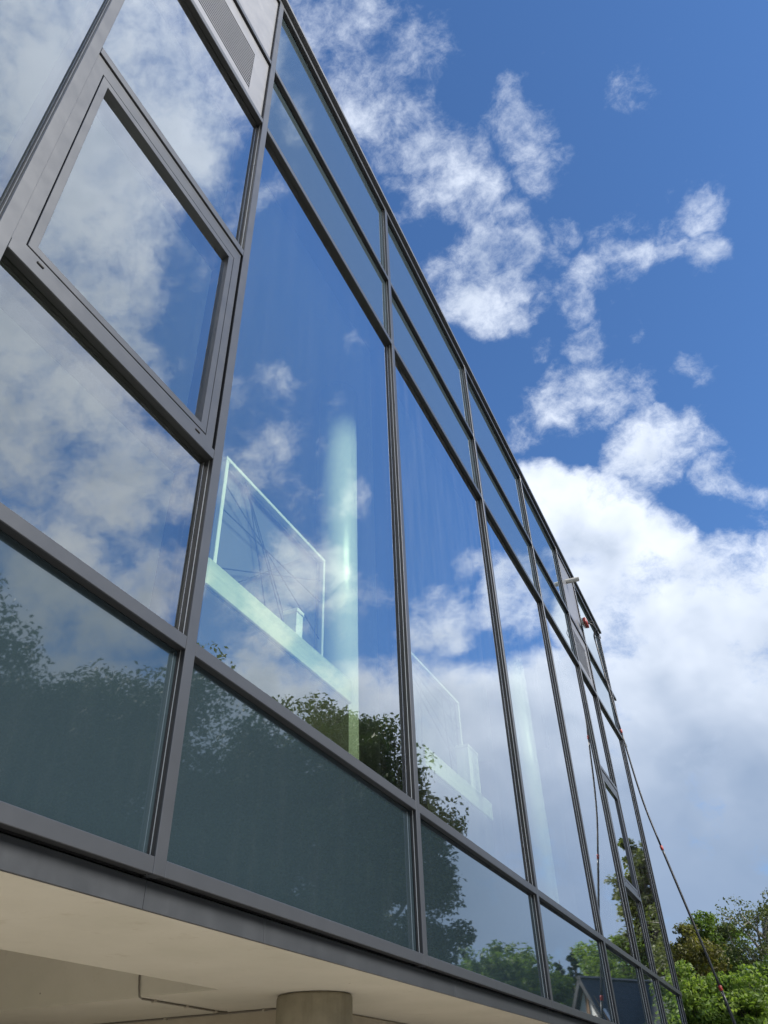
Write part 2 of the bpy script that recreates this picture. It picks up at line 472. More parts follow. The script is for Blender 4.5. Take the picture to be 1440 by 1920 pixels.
    b = MatB('house_plaster'); b.pbr(b.ramp(b.noise(3, 4), [(.3, (.76, .75, .72)), (.7, (.83, .82, .79))]), .85)
    b = MatB('timber'); b.pbr(b.ramp(b.noise(1, 4, .6, b.coord((12, 12, 2))), [(.3, (.16, .085, .04)), (.7, (.28, .16, .08))]), .7)
    b = MatB('slate')
    f = b.noise(5, 5, .6); g = b.noise(1.0, 2, .5, b.coord((2, 9, 9)))
    b.pbr(b.ramp(f, [(.3, (.016, .018, .023)), (.7, (.034, .037, .045))]), .6, 0, b.bump(g, .4, .02))
    b = MatB('paving')
    f = b.noise(.35, 5, .6); g = b.noise(30, 4, .6)
    b.pbr(b.ramp(f, [(.3, (.39, .365, .325)), (.7, (.46, .435, .39))]), .85, 0, b.bump(g, .2, .005))
    b = MatB('roof_gravel'); b.pbr(b.ramp(b.noise(40, 4), [(.3, (.12, .12, .12)), (.7, (.25, .24, .23))]), .95)
    b = MatB('lawn'); b.pbr(b.ramp(b.noise(3, 6), [(.3, (.035, .06, .018)), (.7, (.07, .10, .03))]), .95)

make_materials()

# ------------------------------------------------------------------ the ground
def sheet(name, x0, x1, y0, y1, z, mat):
    o = mesh(name, [(x0, y0, z), (x1, y0, z), (x1, y1, z), (x0, y1, z)], [(0, 1, 2, 3)], mat)
    return o
g = sheet('ground', -900, 900, -900, 900, -.004, 'lawn'); tag(g, kind='structure')
g = sheet('pavement', -30, 24, -14, 30, 0.0, 'paving'); tag(g, kind='structure')

# ------------------------------------------------------------------ the glazed building
YG = .040            # outer face of the glass; cap fronts stand at y = 0
W = .060             # cap width
MUL = [-1.450, .822, 2.136, 4.432, 7.050, 9.673, 11.922, 13.227, 15.497]
Z_BOT, Z_TOP = 2.297, 9.855
LV = {'bottom': 2.297, 'low': 3.111, 'vent_low': 4.108, 'vent_top': 5.752, 'head': 7.437, 'mid': 8.448, 'top': 9.795}
VENT_BAYS = (1, 6)

bld = empty('glazed_building', (7.0, 6.0, 0.0))
tag(bld, 'modern glazed building with dark grey framed curtain wall overhanging a beige soffit', 'building')
def B(o):
    o.parent = bld
    o.matrix_parent_inverse = bld.matrix_world.inverted() if False else Matrix.Translation((-7.0, -6.0, 0.0))
    return o

PROFILE = [(.0, .0, .007, 0), (.0008, .007, .0235, 2), (.0008, .0235, .0275, 1), (.0012, .0275, YG, 2), (.019, YG, .070, 2), (.004, .070, .230, 0)]  # cap flanks and undersides blackened to stand in for shade; real gasket behind

def profile_bar(name, axis, a0, a1, b0, width, front=0.0, ext=None):
    """extruded pressure-cap profile: axis 'z' for mullions (b0 = x), 'x' for transoms (b0 = z)"""
    left, right = [], []
    mats = []
    for ins, y0, y1, m in PROFILE:
        y0 = max(y0, front)
        left += [(b0 + ins, y0), (b0 + ins, y1)]
        right += [(b0 + width - ins, y0), (b0 + width - ins, y1)]
        mats += [m, m]
    n = len(left)
    ring = left + right[::-1]
    N_ = len(ring)
    V, Fc, MI = [], [], []
    for a in (a0, a1):
        for p, y in ring:
            V.append((p, y, a) if axis == 'z' else (a, y, p))
    seg_m = []
    for i in range(N_):
        j = (i + 1) % N_
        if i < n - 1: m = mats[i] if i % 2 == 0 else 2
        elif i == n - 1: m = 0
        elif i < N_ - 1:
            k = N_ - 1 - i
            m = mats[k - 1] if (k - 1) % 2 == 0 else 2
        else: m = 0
        Fc.append((i, j, N_ + j, N_ + i)); MI.append(m)
    Fc.append(tuple(range(N_ - 1, -1, -1))); MI.append(0)
    Fc.append(tuple(range(N_, 2 * N_))); MI.append(0)
    me = bpy.data.meshes.new(name)
    me.from_pydata(V, [], Fc)
    for m in ('frame_paint', 'aluminium' if axis == 'z' else 'gasket_and_shade', 'gasket_and_shade'): me.materials.append(MATS[m])
    me.polygons.foreach_set('material_index', MI)
    bm = bmesh.new(); bm.from_mesh(me)
    bmesh.ops.recalc_face_normals(bm, faces=bm.faces[:])
    # soften the two long front edges
    es = [e for e in bm.edges if all(abs(v.co.y - front) < 1e-6 for v in e.verts)]
    bmesh.ops.bevel(bm, geom=es, offset=.0016, segments=1, affect='EDGES')
    bm.to_mesh(me); bm.free()
    return B(link(name, me))

def pane(name, x0, x1, z0, z1, kind, y=YG, t=.030, tilt=.0042):
    """insulating glass unit: outer face, inner face, dark rim; hung a hair out of true as real panes are"""
    cx, cz = (x0 + x1) / 2, (z0 + z1) / 2
    hx, hz = (x1 - x0) / 2, (z1 - z0) / 2
    V = [(-hx, 0, -hz), (hx, 0, -hz), (hx, 0, hz), (-hx, 0, hz), (-hx, t, -hz), (hx, t, -hz), (hx, t, hz), (-hx, t, hz)]
    Fc = [(0, 1, 2, 3), (7, 6, 5, 4), (4, 5, 1, 0), (5, 6, 2, 1), (6, 7, 3, 2), (7, 4, 0, 3)]
    mats = {'clear': ('glass_outer', 'glass_inner'), 'wet': ('glass_wet', 'glass_inner'),
            'low': ('spandrel_glass', 'dark_gap'), 'high': ('spandrel_glass_top', 'dark_gap')}[kind]
    o = mesh(name, V, Fc, [mats[0], mats[1], 'gasket_and_shade'], None, [0, 1, 2, 2, 2, 2])
    o.rotation_euler = (random.uniform(-tilt, tilt) * .5, 0, random.uniform(-tilt, tilt) * .5)
    o.location = (cx, y + .001, cz)
    return B(o)

# mullions
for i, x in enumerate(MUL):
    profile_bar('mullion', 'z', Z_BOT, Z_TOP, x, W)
# transoms, glass and panels bay by bay
G = .0015
for i in range(len(MUL) - 1):
    xa, xb = MUL[i] + W + G, MUL[i + 1] - G
    vent = i in VENT_BAYS
    levels = ['bottom', 'low'] + (['vent_low', 'vent_top'] if vent else []) + ['head', 'mid', 'top']
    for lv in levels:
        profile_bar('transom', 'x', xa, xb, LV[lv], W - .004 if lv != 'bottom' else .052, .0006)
    px0, px1 = MUL[i] + W - .014, MUL[i + 1] + .014
    def span(a, b):
        return LV[a] + W - .016, LV[b] + .012
    z0, z1 = span('bottom', 'low'); pane('spandrel_pane', px0, px1, z0, z1, 'low')
    if not vent:
        z0, z1 = span('low', 'head'); pane('glass_pane', px0, px1, z0, z1, 'wet' if i in (3, 4, 5, 7) else 'clear')
        z0, z1 = span('head', 'mid'); pane('spandrel_pane', px0, px1, z0, z1, 'high')
        z0, z1 = span('mid', 'top'); pane('spandrel_pane', px0, px1, z0, z1, 'high')
    else:
        z0, z1 = span('low', 'vent_low'); pane('glass_pane', px0, px1, z0, z1, 'clear')
        z0, z1 = span('vent_top', 'head'); pane('glass_pane', px0, px1, z0, z1, 'clear')
        # solid panels, the lower one with an air grille
        ya = .022
        B(box('metal_panel', xa + .003, xb - .003, ya, .07, LV['mid'] + W - .002, LV['top'] - .002, 'panel_paint', None, .0015))
        gx0, gx1 = MUL[i] + .20, MUL[i + 1] - .185
        gz0, gz1 = 7.64, 8.235
        pz0, pz1 = LV['head'] + W - .002, LV['mid'] - .002
        def ring(name, o_, i_, y0, y1, mat, bev=True):
            ox0, ox1, oz0, oz1 = o_; ix0, ix1, iz0, iz1 = i_
            V = []
            for y in (y0, y1):
                V += [(ox0, y, oz0), (ox1, y, oz0), (ox1, y, oz1), (ox0, y, oz1), (ix0, y, iz0), (ix1, y, iz0), (ix1, y, iz1), (ix0, y, iz1)]
            Fc = []
            for k in range(4):
                j = (k + 1) % 4
                Fc += [(k, j, 4 + j, 4 + k), (8 + k, 12 + k, 12 + j, 8 + j), (k, 8 + k, 8 + j, j), (4 + k, 4 + j, 12 + j, 12 + k)]
            bm = bmesh.new()
            vs = [bm.verts.new(v) for v in V]
            for f in Fc: bm.faces.new([vs[q] for q in f])
            bmesh.ops.recalc_face_normals(bm, faces=bm.faces[:])
            if bev:
                es = [e for e in bm.edges if all(abs(v.co.y - y0) < 1e-6 for v in e.verts) and len({round(v.co.x, 5) for v in e.verts} ) + len({round(v.co.z, 5) for v in e.verts}) == 3]
                bmesh.ops.bevel(bm, geom=es, offset=.0015, segments=1, affect='EDGES')
            return bm_obj(name, bm, mat)
        B(ring('metal_panel', (xa + .003, xb - .003, pz0, pz1), (gx0, gx1, gz0, gz1), ya, .07, 'panel_paint'))
        lou = B(box('air_grille', gx0 - .001, gx1 + .001, .062, .074, gz0 - .001, gz1 + .001, 'dark_gap'))
        ns = 15
        pitch = (gz1 - gz0) / ns
        slat_me = None
        for k in range(ns):
            zc = gz0 + (k + .5) * pitch
            V = [(gx0 + .002, ya + .003, zc - .014), (gx1 - .002, ya + .003, zc - .014), (gx1 - .002, ya + .003, zc + .003), (gx0 + .002, ya + .003, zc + .003),
                 (gx0 + .002, ya + .036, zc + .010), (gx1 - .002, ya + .036, zc + .010), (gx1 - .002, ya + .036, zc + .0175), (gx0 + .002, ya + .036, zc + .0175)]
            if slat_me is None:
                Vl = [(x, y, z - zc) for x, y, z in V]
                so = mesh('slat', Vl, [(0, 1, 2, 3), (3, 2, 6, 7), (7, 6, 5, 4), (4, 5, 1, 0), (1, 5, 6, 2), (4, 0, 3, 7)], 'panel_paint')
                slat_me = so.data
            else:
                so = link('slat', slat_me)
            so.location = (0, 0, zc)
            so.parent = lou; so.matrix_parent_inverse = Matrix.Identity(4)
        # tilt-and-turn window set into the curtain wall
        fx0, fx1, fz0, fz1 = xa - .001, xb - .010, LV['vent_low'] + W - .020, LV['vent_top'] - .006
        sx0, sx1, sz0, sz1 = MUL[i] + .128, MUL[i + 1] - .072, 4.215, 5.640
        win = B(ring('window', (fx0, fx1, fz0, fz1), (sx0 - .005, sx1 + .005, sz0 - .005, sz1 + .005), .010, .075, 'frame_paint'))
        def W_(o):
            o.parent = win
            return o
        gx_0, gx_1, gz_0, gz_1 = sx0 + .040, sx1 - .042, sz0 + .038, sz1 - .042
        sash = W_(ring('sash', (sx0, sx1, sz0, sz1), (gx_0, gx_1, gz_0, gz_1), .009, .07, 'frame_paint'))
        W_(box('seal', sx0 - .0055, sx1 + .0055, .040, .048, sz0 - .0055, sz0 - .0003, 'gasket_and_shade'))
        gl = pane('pane', gx_0 - .01, gx_1 + .01, gz_0 - .01, gz_1 + .01, 'clear', YG - .006, .026)
        gl.parent = win; gl.matrix_parent_inverse = Matrix.Identity(4)
        for dx in (sx0 + .055, sx1 - .075):
            bm = bmesh.new(); add_box(bm, dx, dx + .034, .004, .012, fz0 + .030, fz0 + .041, .003)
            W_(bm_obj('drain_cap', bm, 'rubber'))

# the transom caps run a little past the far corner
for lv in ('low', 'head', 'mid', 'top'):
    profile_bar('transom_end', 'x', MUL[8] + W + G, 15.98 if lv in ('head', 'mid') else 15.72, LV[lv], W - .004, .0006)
B(box('corner_post', MUL[8] + W + .003, MUL[8] + W + .11, .03, .23, Z_BOT, Z_TOP, 'frame_paint', None, .002))

# coping over a shadow gap
B(box('shadow_gap', -1.45, 15.60, .028, .30, 9.857, 9.915, 'dark_gap'))
for x0, x1 in ((-1.45, 2.15), (2.153, 6.15), (6.153, 10.15), (10.153, 15.72)):
    bm = bmesh.new(); add_box(bm, x0, x1, -.034, .42, 9.912, 9.962, .002)
    B(bm_obj('coping', bm, 'coping_paint'))

# fascia strip below the bottom rail, set back and dark above
SZ = 2.209
B(box('shadow_gap', -6.0, 15.60, .064, .23, SZ + .012, 2.292, 'dark_gap'))
joints = [-1.45, 1.30, 2.17, 2.90, 5.02, 7.07, 9.70, 12.0, 13.8, 15.60]
for x0, x1 in zip(joints[:-1], joints[1:]):
    bm = bmesh.new(); add_box(bm, x0 + .0012, x1 - .0012, .050, .0625, SZ - .006, 2.290, .001)
    B(bm_obj('fascia_panel', bm, 'fascia_paint'))

# soffit with a raised field at the near end
def soffit():
    x0, x1, y0, y1 = -8.0, 15.58, .0635, 11.8
    rx0, rx1, ry0, ry1, rz = -7.0, 3.93, .975, 4.2, 2.62
    V = [(x0, y0, SZ), (x1, y0, SZ), (x1, y1, SZ), (x0, y1, SZ), (rx0, ry0, SZ), (rx1, ry0, SZ), (rx1, ry1, SZ), (rx0, ry1, SZ),
         (rx0, ry0, rz), (rx1, ry0, rz), (rx1, ry1, rz), (rx0, ry1, rz)]
    Fc = [(0, 4, 5, 1), (1, 5, 6, 2), (2, 6, 7, 3), (3, 7, 4, 0), (4, 8, 9, 5), (5, 9, 10, 6), (6, 10, 11, 7), (7, 11, 8, 4), (8, 11, 10, 9)]
    bm = bmesh.new(); vs = [bm.verts.new(v) for v in V]
    for f in Fc: bm.faces.new([vs[k] for k in f])
    bmesh.ops.recalc_face_normals(bm, faces=bm.faces[:])
    es = [e for e in bm.edges if {round(v.co.z, 3) for v in e.verts} == {round(SZ, 3)} and all(v.index in (4, 5, 6, 7) or True for v in e.verts) and all(rx0 - .01 < v.co.x < rx1 + .01 and ry0 - .01 < v.co.y < ry1 + .01 for v in e.verts)]
    bmesh.ops.bevel(bm, geom=es, offset=.006, segments=2, affect='EDGES')
    return bm_obj('soffit', bm, 'plaster')
B(soffit())
# ground-floor core under the storey
B(box('core_wall', 4.85, 14.0, .95, 9.0, .0, SZ - .002, 'wall_plaster', None, .008))
# round concrete columns under the overhang
for cx in (4.47, 10.07):
    bm = bmesh.new(); tube_mesh(bm, [(cx, .69, 0), (cx, .69, SZ - .018), (cx, .69, SZ - .003)], [.213, .213, .206], 48)
    B(bm_obj('support_column', bm, 'concrete'))
# surface conduit
con = B(tube('conduit', [(3.921, 1.50, 2.60), (3.921, 1.495, 2.30), (3.921, 1.485, 2.245), (3.93, 1.482, 2.212), (3.955, 1.48, 2.203), (4.05, 1.482, 2.203), (4.74, 1.52, 2.203), (4.80, 1.50, 2.203)], .0052, 'conduit'))
con2 = B(tube('conduit', [(4.842, 4.0, 2.203), (4.842, 2.77, 2.203), (4.838, 1.2, 2.203), (4.838, 0.955, 2.203), (4.70, .86, 2.203)], .0052, 'conduit'))
def clip(parent, x, y, a):
    bm = bmesh.new(); add_box(bm, -.008, .008, -.014, .014, -.010, .005, .002)
    bmesh.ops.rotate(bm, cent=(0, 0, 0), matrix=Matrix.Rotation(a, 3, 'Z'), verts=bm.verts[:])
    bmesh.ops.translate(bm, vec=(x, y, 2.2035), verts=bm.verts[:])
    o = bm_obj('clip', bm, 'clip'); o.parent = parent
    return o
for x, y in ((4.06, 1.483), (4.38, 1.50), (4.70, 1.518)): clip(con, x, y, 0)
for y in (1.25, 2.0, 2.8): clip(con2, 4.838, y, R(90))

# body of the storey: roof, other walls, floor, ceiling, room behind the glass
B(box('roof', -8.0, 15.55, .43, 11.9, 9.70, 9.93, 'roof_gravel'))
B(box('side_wall', 15.575, 15.66, .235, 11.9, SZ + .003, 9.905, 'panel_paint'))
B(box('side_wall', -8.0, -1.46, .0, .23, SZ + .003, 9.905, 'panel_paint'))
B(box('side_wall', -8.1, -8.005, .0, 11.9, SZ + .003, 9.905, 'panel_paint'))
B(box('back_wall', -8.0, 15.57, 11.82, 11.9, SZ + .003, 9.69, 'panel_paint'))
B(box('floor_slab', -7.9, 15.5, .26, 11.8, 2.64, 3.02, 'room_floor'))
B(box('parapet_panel', -7.9, 15.5, .235, .255, 2.41, 3.05, 'dark_gap'))
B(box('ceiling', -7.9, 15.5, .24, 11.8, 7.515, 7.60, 'ceiling_paint'))
B(box('partition', -7.9, 15.5, 6.4, 6.5, 3.03, 7.51, 'room_wall'))

for cx, cy in ((4.86, .80), (10.50, .80)):
    bm = bmesh.new(); tube_mesh(bm, [(cx, cy, 3.03), (cx, cy, 7.512)], .187, 48)
    B(bm_obj('room_column', bm, 'column_paint'))

# overflow pipe from the far solid panel
bm = bmesh.new()
seg = 20
tube_mesh(bm, [(12.49, .03, 9.42), (12.49, -.215, 9.41)], .043, seg, cap=False)
tube_mesh(bm, [(12.49, -.215, 9.41), (12.49, .02, 9.42)], .036, seg, cap=False)
B(bm_obj('overflow_pipe', bm, 'pvc'))

# ------------------------------------------------------------------ things in the room behind the glass
def low_cabinet(x0, x1, label):
    e = empty('low_cabinet', ((x0 + x1) / 2, .58, 3.02)); tag(e, label, 'cabinet')
    off = Matrix.Translation((-(x0 + x1) / 2, -.58, -3.02))
    ps = [box('carcass', x0 + .02, x1 - .02, .44, .595, 3.09, 3.875, 'cabinet_front', None, .003),
          box('worktop', x0, x1, .425, .603, 3.88, 4.05, 'worktop', None, .006),
          box('plinth', x0 + .03, x1 - .03, .46, .59, 3.022, 3.087, 'rubber')]
    for o in ps:
        o.parent = e; o.matrix_parent_inverse = off
    return e
low_cabinet(2.72, 4.42, 'long low cabinet with pale worktop in front of the nearer green column')
low_cabinet(5.75, 7.45, 'long low cabinet with pale worktop behind the second large pane, holding a tall white box')

def framed_board(x0, x1, z0, z1, y, label, seed):
    rr = random.Random(seed)
    e = empty('framed_board', ((x0 + x1) / 2, y, z0)); tag(e, label, 'board', 'white framed boards behind the glass')
    off = Matrix.Translation((-(x0 + x1) / 2, -y, -z0))
    ps = []
    t = .034
    ps.append(box('frame_rail', x0, x1, y - .02, y + .02, z1 - t, z1, 'white_lacquer', None, .004))
    ps.append(box('frame_rail', x0, x1, y - .02, y + .02, z0, z0 + t, 'white_lacquer', None, .004))
    ps.append(box('frame_post', x0, x0 + t, y - .02, y + .02, z0 + t + .001, z1 - t - .001, 'white_lacquer', None, .004))
    ps.append(box('frame_post', x1 - .03, x1, y - .02, y + .02, z0 + t + .001, z1 - t - .001, 'white_lacquer', None, .004))
    ps.append(box('foot', x0 + .1, x0 + .16, y - .05, y + .05, 3.022, z0 - .001, 'white_lacquer', None, .003))
    ps.append(box('foot', x1 - .16, x1 - .1, y - .05, y + .05, 3.022, z0 - .001, 'white_lacquer', None, .003))
    ps.append(box('back_panel', x0 + .02, x1 - .02, y + .045, y + .06, z0 + .02, z1 - .02, 'back_board'))
    for k in range(7):
        a = (rr.uniform(x0 + .06, x1 - .04), y, rr.choice((z0 + t, z1 - t)))
        b_ = (rr.uniform(x0 + .06, x1 - .04), y + .01, z0 + t if a[2] > z0 + .5 else z1 - t)
        if k % 3 == 0:
            a = (x0 + t, y, rr.uniform(z0 + .1, z1 - .1)); b_ = (x1 - .03, y + .008, rr.uniform(z0 + .1, z1 - .1))
        ps.append(tube('wire', [a, b_], .0048, 'rod_steel', None, 6))
    for o in ps:
        o.parent = e; o.matrix_parent_inverse = off
framed_board(3.20, 4.64, 4.28, 5.32, .80, 'white framed board strung with dark wires beside the nearer green column', 3)
framed_board(6.35, 7.80, 4.28, 5.32, .80, 'white framed board strung with dark wires behind the second large pane', 5)

def upright_box(x0, x1, y0, y1, z0, z1, label):
    e = empty('storage_box', ((x0 + x1) / 2, (y0 + y1) / 2, z0)); tag(e, label, 'box')
    off = Matrix.Translation((-(x0 + x1) / 2, -(y0 + y1) / 2, -z0))
    for o in (box('body', x0, x1, y0, y1, z0, z1 - .03, 'white_lacquer', None, .004), box('lid', x0 - .006, x1 + .006, y0 - .006, y1 + .006, z1 - .029, z1, 'white_lacquer', None, .004)):
        o.parent = e; o.matrix_parent_inverse = off
upright_box(3.72, 3.80, .47, .57, 4.051, 4.28, 'small white box standing on the nearer pale worktop')
upright_box(6.95, 7.23, .45, .58, 4.051, 4.48, 'tall white box standing on the pale worktop behind the second large pane')

# ------------------------------------------------------------------ window cleaner's pole
pole = empty('cleaning_pole', (13.40, -1.22, 0.0))
tag(pole, 'long black telescopic window cleaning pole with red clamps leaning against the facade', 'pole')
POFF = Matrix.Translation((-13.40, 1.22, 0))
def P_(o):
    o.parent = pole; o.matrix_parent_inverse = POFF
    return o
ctrl = [(13.40, -1.22, .0), (13.37, -.98, 1.75), (13.36, -.80, 2.95), (13.41, -.457, 4.86), (13.42, -.335, 5.63), (13.42, -.262, 6.55), (13.41, -.20, 7.60), (13.40, -.150, 8.60)]
def crv(t):
    n = len(ctrl) - 1
    i = min(int(t * n), n - 1); u = t * n - i
    p = [Vector(ctrl[max(0, min(n, i + k))]) for k in (-1, 0, 1, 2)]
    return .5 * ((2 * p[1]) + (-p[0] + p[2]) * u + (2 * p[0] - 5 * p[1] + 4 * p[2] - p[3]) * u * u + (-p[0] + 3 * p[1] - 3 * p[2] + p[3]) * u ** 3)
def run(t0, t1, n=14): return [tuple(crv(t0 + (t1 - t0) * k / n)) for k in range(n + 1)]
t_c3, t_c2, t_c1 = 2 / 7, 3 / 7, 5.25 / 7
for t0, t1, r in ((0, t_c3, .0205), (t_c3 + .001, t_c2, .0175), (t_c2 + .001, t_c1, .0150), (t_c1 + .001, 1, .0125)):
    P_(tube('pole_section', run(t0, t1), r, 'carbon', None, 12))
for t, r in ((t_c3, .025), (t_c2, .023), (t_c1, .020)):
    c = crv(t); dv = (crv(min(1, t + .01)) - crv(t - .01)).normalized()
    bm = bmesh.new()
    tube_mesh(bm, [c - dv * .032, c - dv * .028, c + dv * .028, c + dv * .032], [r * .9, r, r, r * .9], 14)
    cl = P_(bm_obj('clamp', bm, 'red_plastic'))
    bm = bmesh.new(); add_box(bm, -.060, -.015, -.010, .010, -.012, .012, .003)
    add_m = Matrix.Translation(c); bmesh.ops.transform(bm, matrix=add_m, verts=bm.verts[:])
    lv_ = bm_obj('lever', bm, 'red_plastic'); lv_.parent = cl
P_(tube('gooseneck', [tuple(crv(1)), (13.40, -.150, 8.68), (13.40, -.175, 8.76), (13.38, -.20, 8.82), (13.28, -.17, 8.86), (13.16, -.115, 8.85)], [.014, .016, .018, .018, .016, .014], 'rubber', None, 10))
P_(tube('water_hose', [(13.38, -.17, 8.62), (13.40, -.23, 8.76), (13.38, -.255, 8.85), (13.30, -.20, 8.93), (13.18, -.085, 8.90)], .006, 'rubber', None, 8))
brh = P_(box('brush_head', 13.00, 13.28, -.115, -.06, 8.80, 8.895, 'red_plastic', None, .008))
bm = bmesh.new()
for ix in range(22):
    for iz in range(5):
        x, z = 13.01 + ix * .0125, 8.808 + iz * .019
        dx, dz = random.uniform(-.012, .012), random.uniform(-.012, .012)
        vs = [bm.verts.new(v) for v in ((x - .004, -.06, z), (x + .004, -.06, z), (x + dx, -.002, z + dz))]
        bm.faces.new(vs)
        vs = [bm.verts.new(v) for v in ((x, -.06, z - .004), (x, -.06, z + .004), (x + dx, -.002, z + dz))]
        bm.faces.new(vs)
br = bm_obj('bristles', bm, 'bristle'); br.parent = brh; br['kind'] = 'stuff'

# ------------------------------------------------------------------ half-timbered house across the way (seen in the glass)
def house():
    hx, hy = 44.0, -7.75
    e = empty('timbered_house', (hx - .55, hy + .15, 0)); tag(e, 'half-timbered house with white gable and dark slate roof mirrored low in the facade', 'house')
    e.rotation_euler = (0, 0, R(34)); off = Matrix.Translation((-(hx - .55), -(hy + .15), 0))
    def H(o):
        o.parent = e; o.matrix_parent_inverse = off
        return o
    # main block, ridge along y
    y0, y1 = hy - 2.6, hy + 4.4
    xe, xr, xb = hx, hx + 4.2, hx + 8.4
    ze, zr = 3.0, 6.9
    H(box('wall', xe + .35, xb - .35, y0 + .2, y1 - .2, 0, ze, 'house_plaster'))
    mesh_ = lambda n, V, F, m: H(mesh(n, V, F, m))
    t = .18
    def slab(n, a, b, m):
        A = [Vector(v) for v in a]
        nrm = (A[1] - A[0]).cross(A[3] - A[0]).normalized() * t
        V = [tuple(v) for v in A] + [tuple(v - nrm) for v in A]
        return mesh_(n, V, [(0, 1, 2, 3), (7, 6, 5, 4), (0, 4, 5, 1), (1, 5, 6, 2), (2, 6, 7, 3), (3, 7, 4, 0)], m)
    slab('roof', [(xe, y1, ze), (xe, y0, ze), (xr, y0, zr), (xr, y1, zr)], None, 'slate')
    slab('roof', [(xb, y0, ze), (xb, y1, ze), (xr, y1, zr), (xr, y0, zr)], None, 'slate')
    for yy in (y0 + .21, y1 - .21):
        mesh_('gable_wall', [(xe + .4, yy - .06, ze), (xb - .4, yy - .06, ze), (xr, yy - .06, zr - .35), (xe + .4, yy + .06, ze), (xb - .4, yy + .06, ze), (xr, yy + .06, zr - .35)], [(0, 1, 2), (5, 4, 3), (0, 3, 4, 1), (1, 4, 5, 2), (2, 5, 3, 0)], 'house_plaster')
    # cross gable towards the street
    gy, gw, gz, gb = hy + .15, 2.40, 6.85, 3.2
    gx = xe - .55
    mesh_('gable_wall', [(gx, gy - gw, gb), (gx, gy + gw, gb), (gx, gy, gz - .15), (gx + .2, gy - gw, gb), (gx + .2, gy + gw, gb), (gx + .2, gy, gz - .15)], [(0, 1, 2), (5, 4, 3), (0, 3, 4, 1), (1, 4, 5, 2), (2, 5, 3, 0)], 'house_plaster')
    H(box('wall', gx, gx + 2.0, gy - gw, gy + gw, 0, gb - .002, 'house_plaster'))
    o_ = .35
    slab('roof', [(gx - o_, gy - gw - .3, gb - .75), (xr, gy - gw - .3, gb - .75), (xr, gy, gz), (gx - o_, gy, gz)], None, 'slate')
    slab('roof', [(xr, gy + gw + .3, gb - .75), (gx - o_, gy + gw + .3, gb - .75), (gx - o_, gy, gz), (xr, gy, gz)], None, 'slate')
    # timbers, each its own beam
    def beam(a, b, w=.10):
        a, b = Vector(a), Vector(b); d = (b - a); n = Vector((-1, 0, 0)); s = d.normalized().cross(n) * w
        V = [a - s, a + s, b + s, b - s]
        V = V + [v + Vector((-.05, 0, 0)) for v in V]
        H(mesh('timber', [tuple(v) for v in V], [(3, 2, 1, 0), (4, 5, 6, 7), (0, 1, 5, 4), (1, 2, 6, 5), (2, 3, 7, 6), (3, 0, 4, 7)], 'timber'))
    X = gx - .012
    beam((X, gy - gw + .1, gb + .1), (X, gy + gw - .1, gb + .1), .12)
    beam((X - .004, gy - 1.0, gb + 1.25), (X - .004, gy + 1.0, gb + 1.25))
    beam((X - .008, gy, gb + .2), (X - .008, gy, gz - .5))
    for s in (-1, 1):
        beam((X - .012, gy + s * 1.25, gb + .2), (X - .012, gy + s * .35, gb + 1.95), .08)
        beam((X - .016, gy + s * .15, gb + .2), (X - .016, gy + s * .9, gb + 1.2), .08)
        beam((X - .02, gy + s * .75, gb + .2), (X - .02, gy + s * .75, gb + 1.2), .08)
        beam((X - .024, gy + s * (gw - .05), gb + .05), (X - .024, gy + s * .02, gz - .3), .09)
    for s in (-1, 1):
        w_ = H(box('window', gx - .02, gx + .02, gy + s * .8 - .4, gy + s * .8 + .4, 1.5, 2.6, 'gasket_and_shade'))
        f = box('frame', gx - .05, gx - .021, gy + s * .8 - .04, gy + s * .8 + .04, 1.5, 2.6, 'white_lacquer'); f.parent = e; f.matrix_parent_inverse = off
house()

# ------------------------------------------------------------------ trees
def limb_path(a, b, rr, bend=.12, n=6):
    a, b = np.array(a, float), np.array(b, float)
    L_ = np.linalg.norm(b - a)
    off = rr.normal(0, bend * L_ * .5, 3); off[2] = abs(off[2]) * .6
    return [tuple(a + (b - a) * t + off * math.sin(math.pi * t)) for t in np.linspace(0, 1, n)]

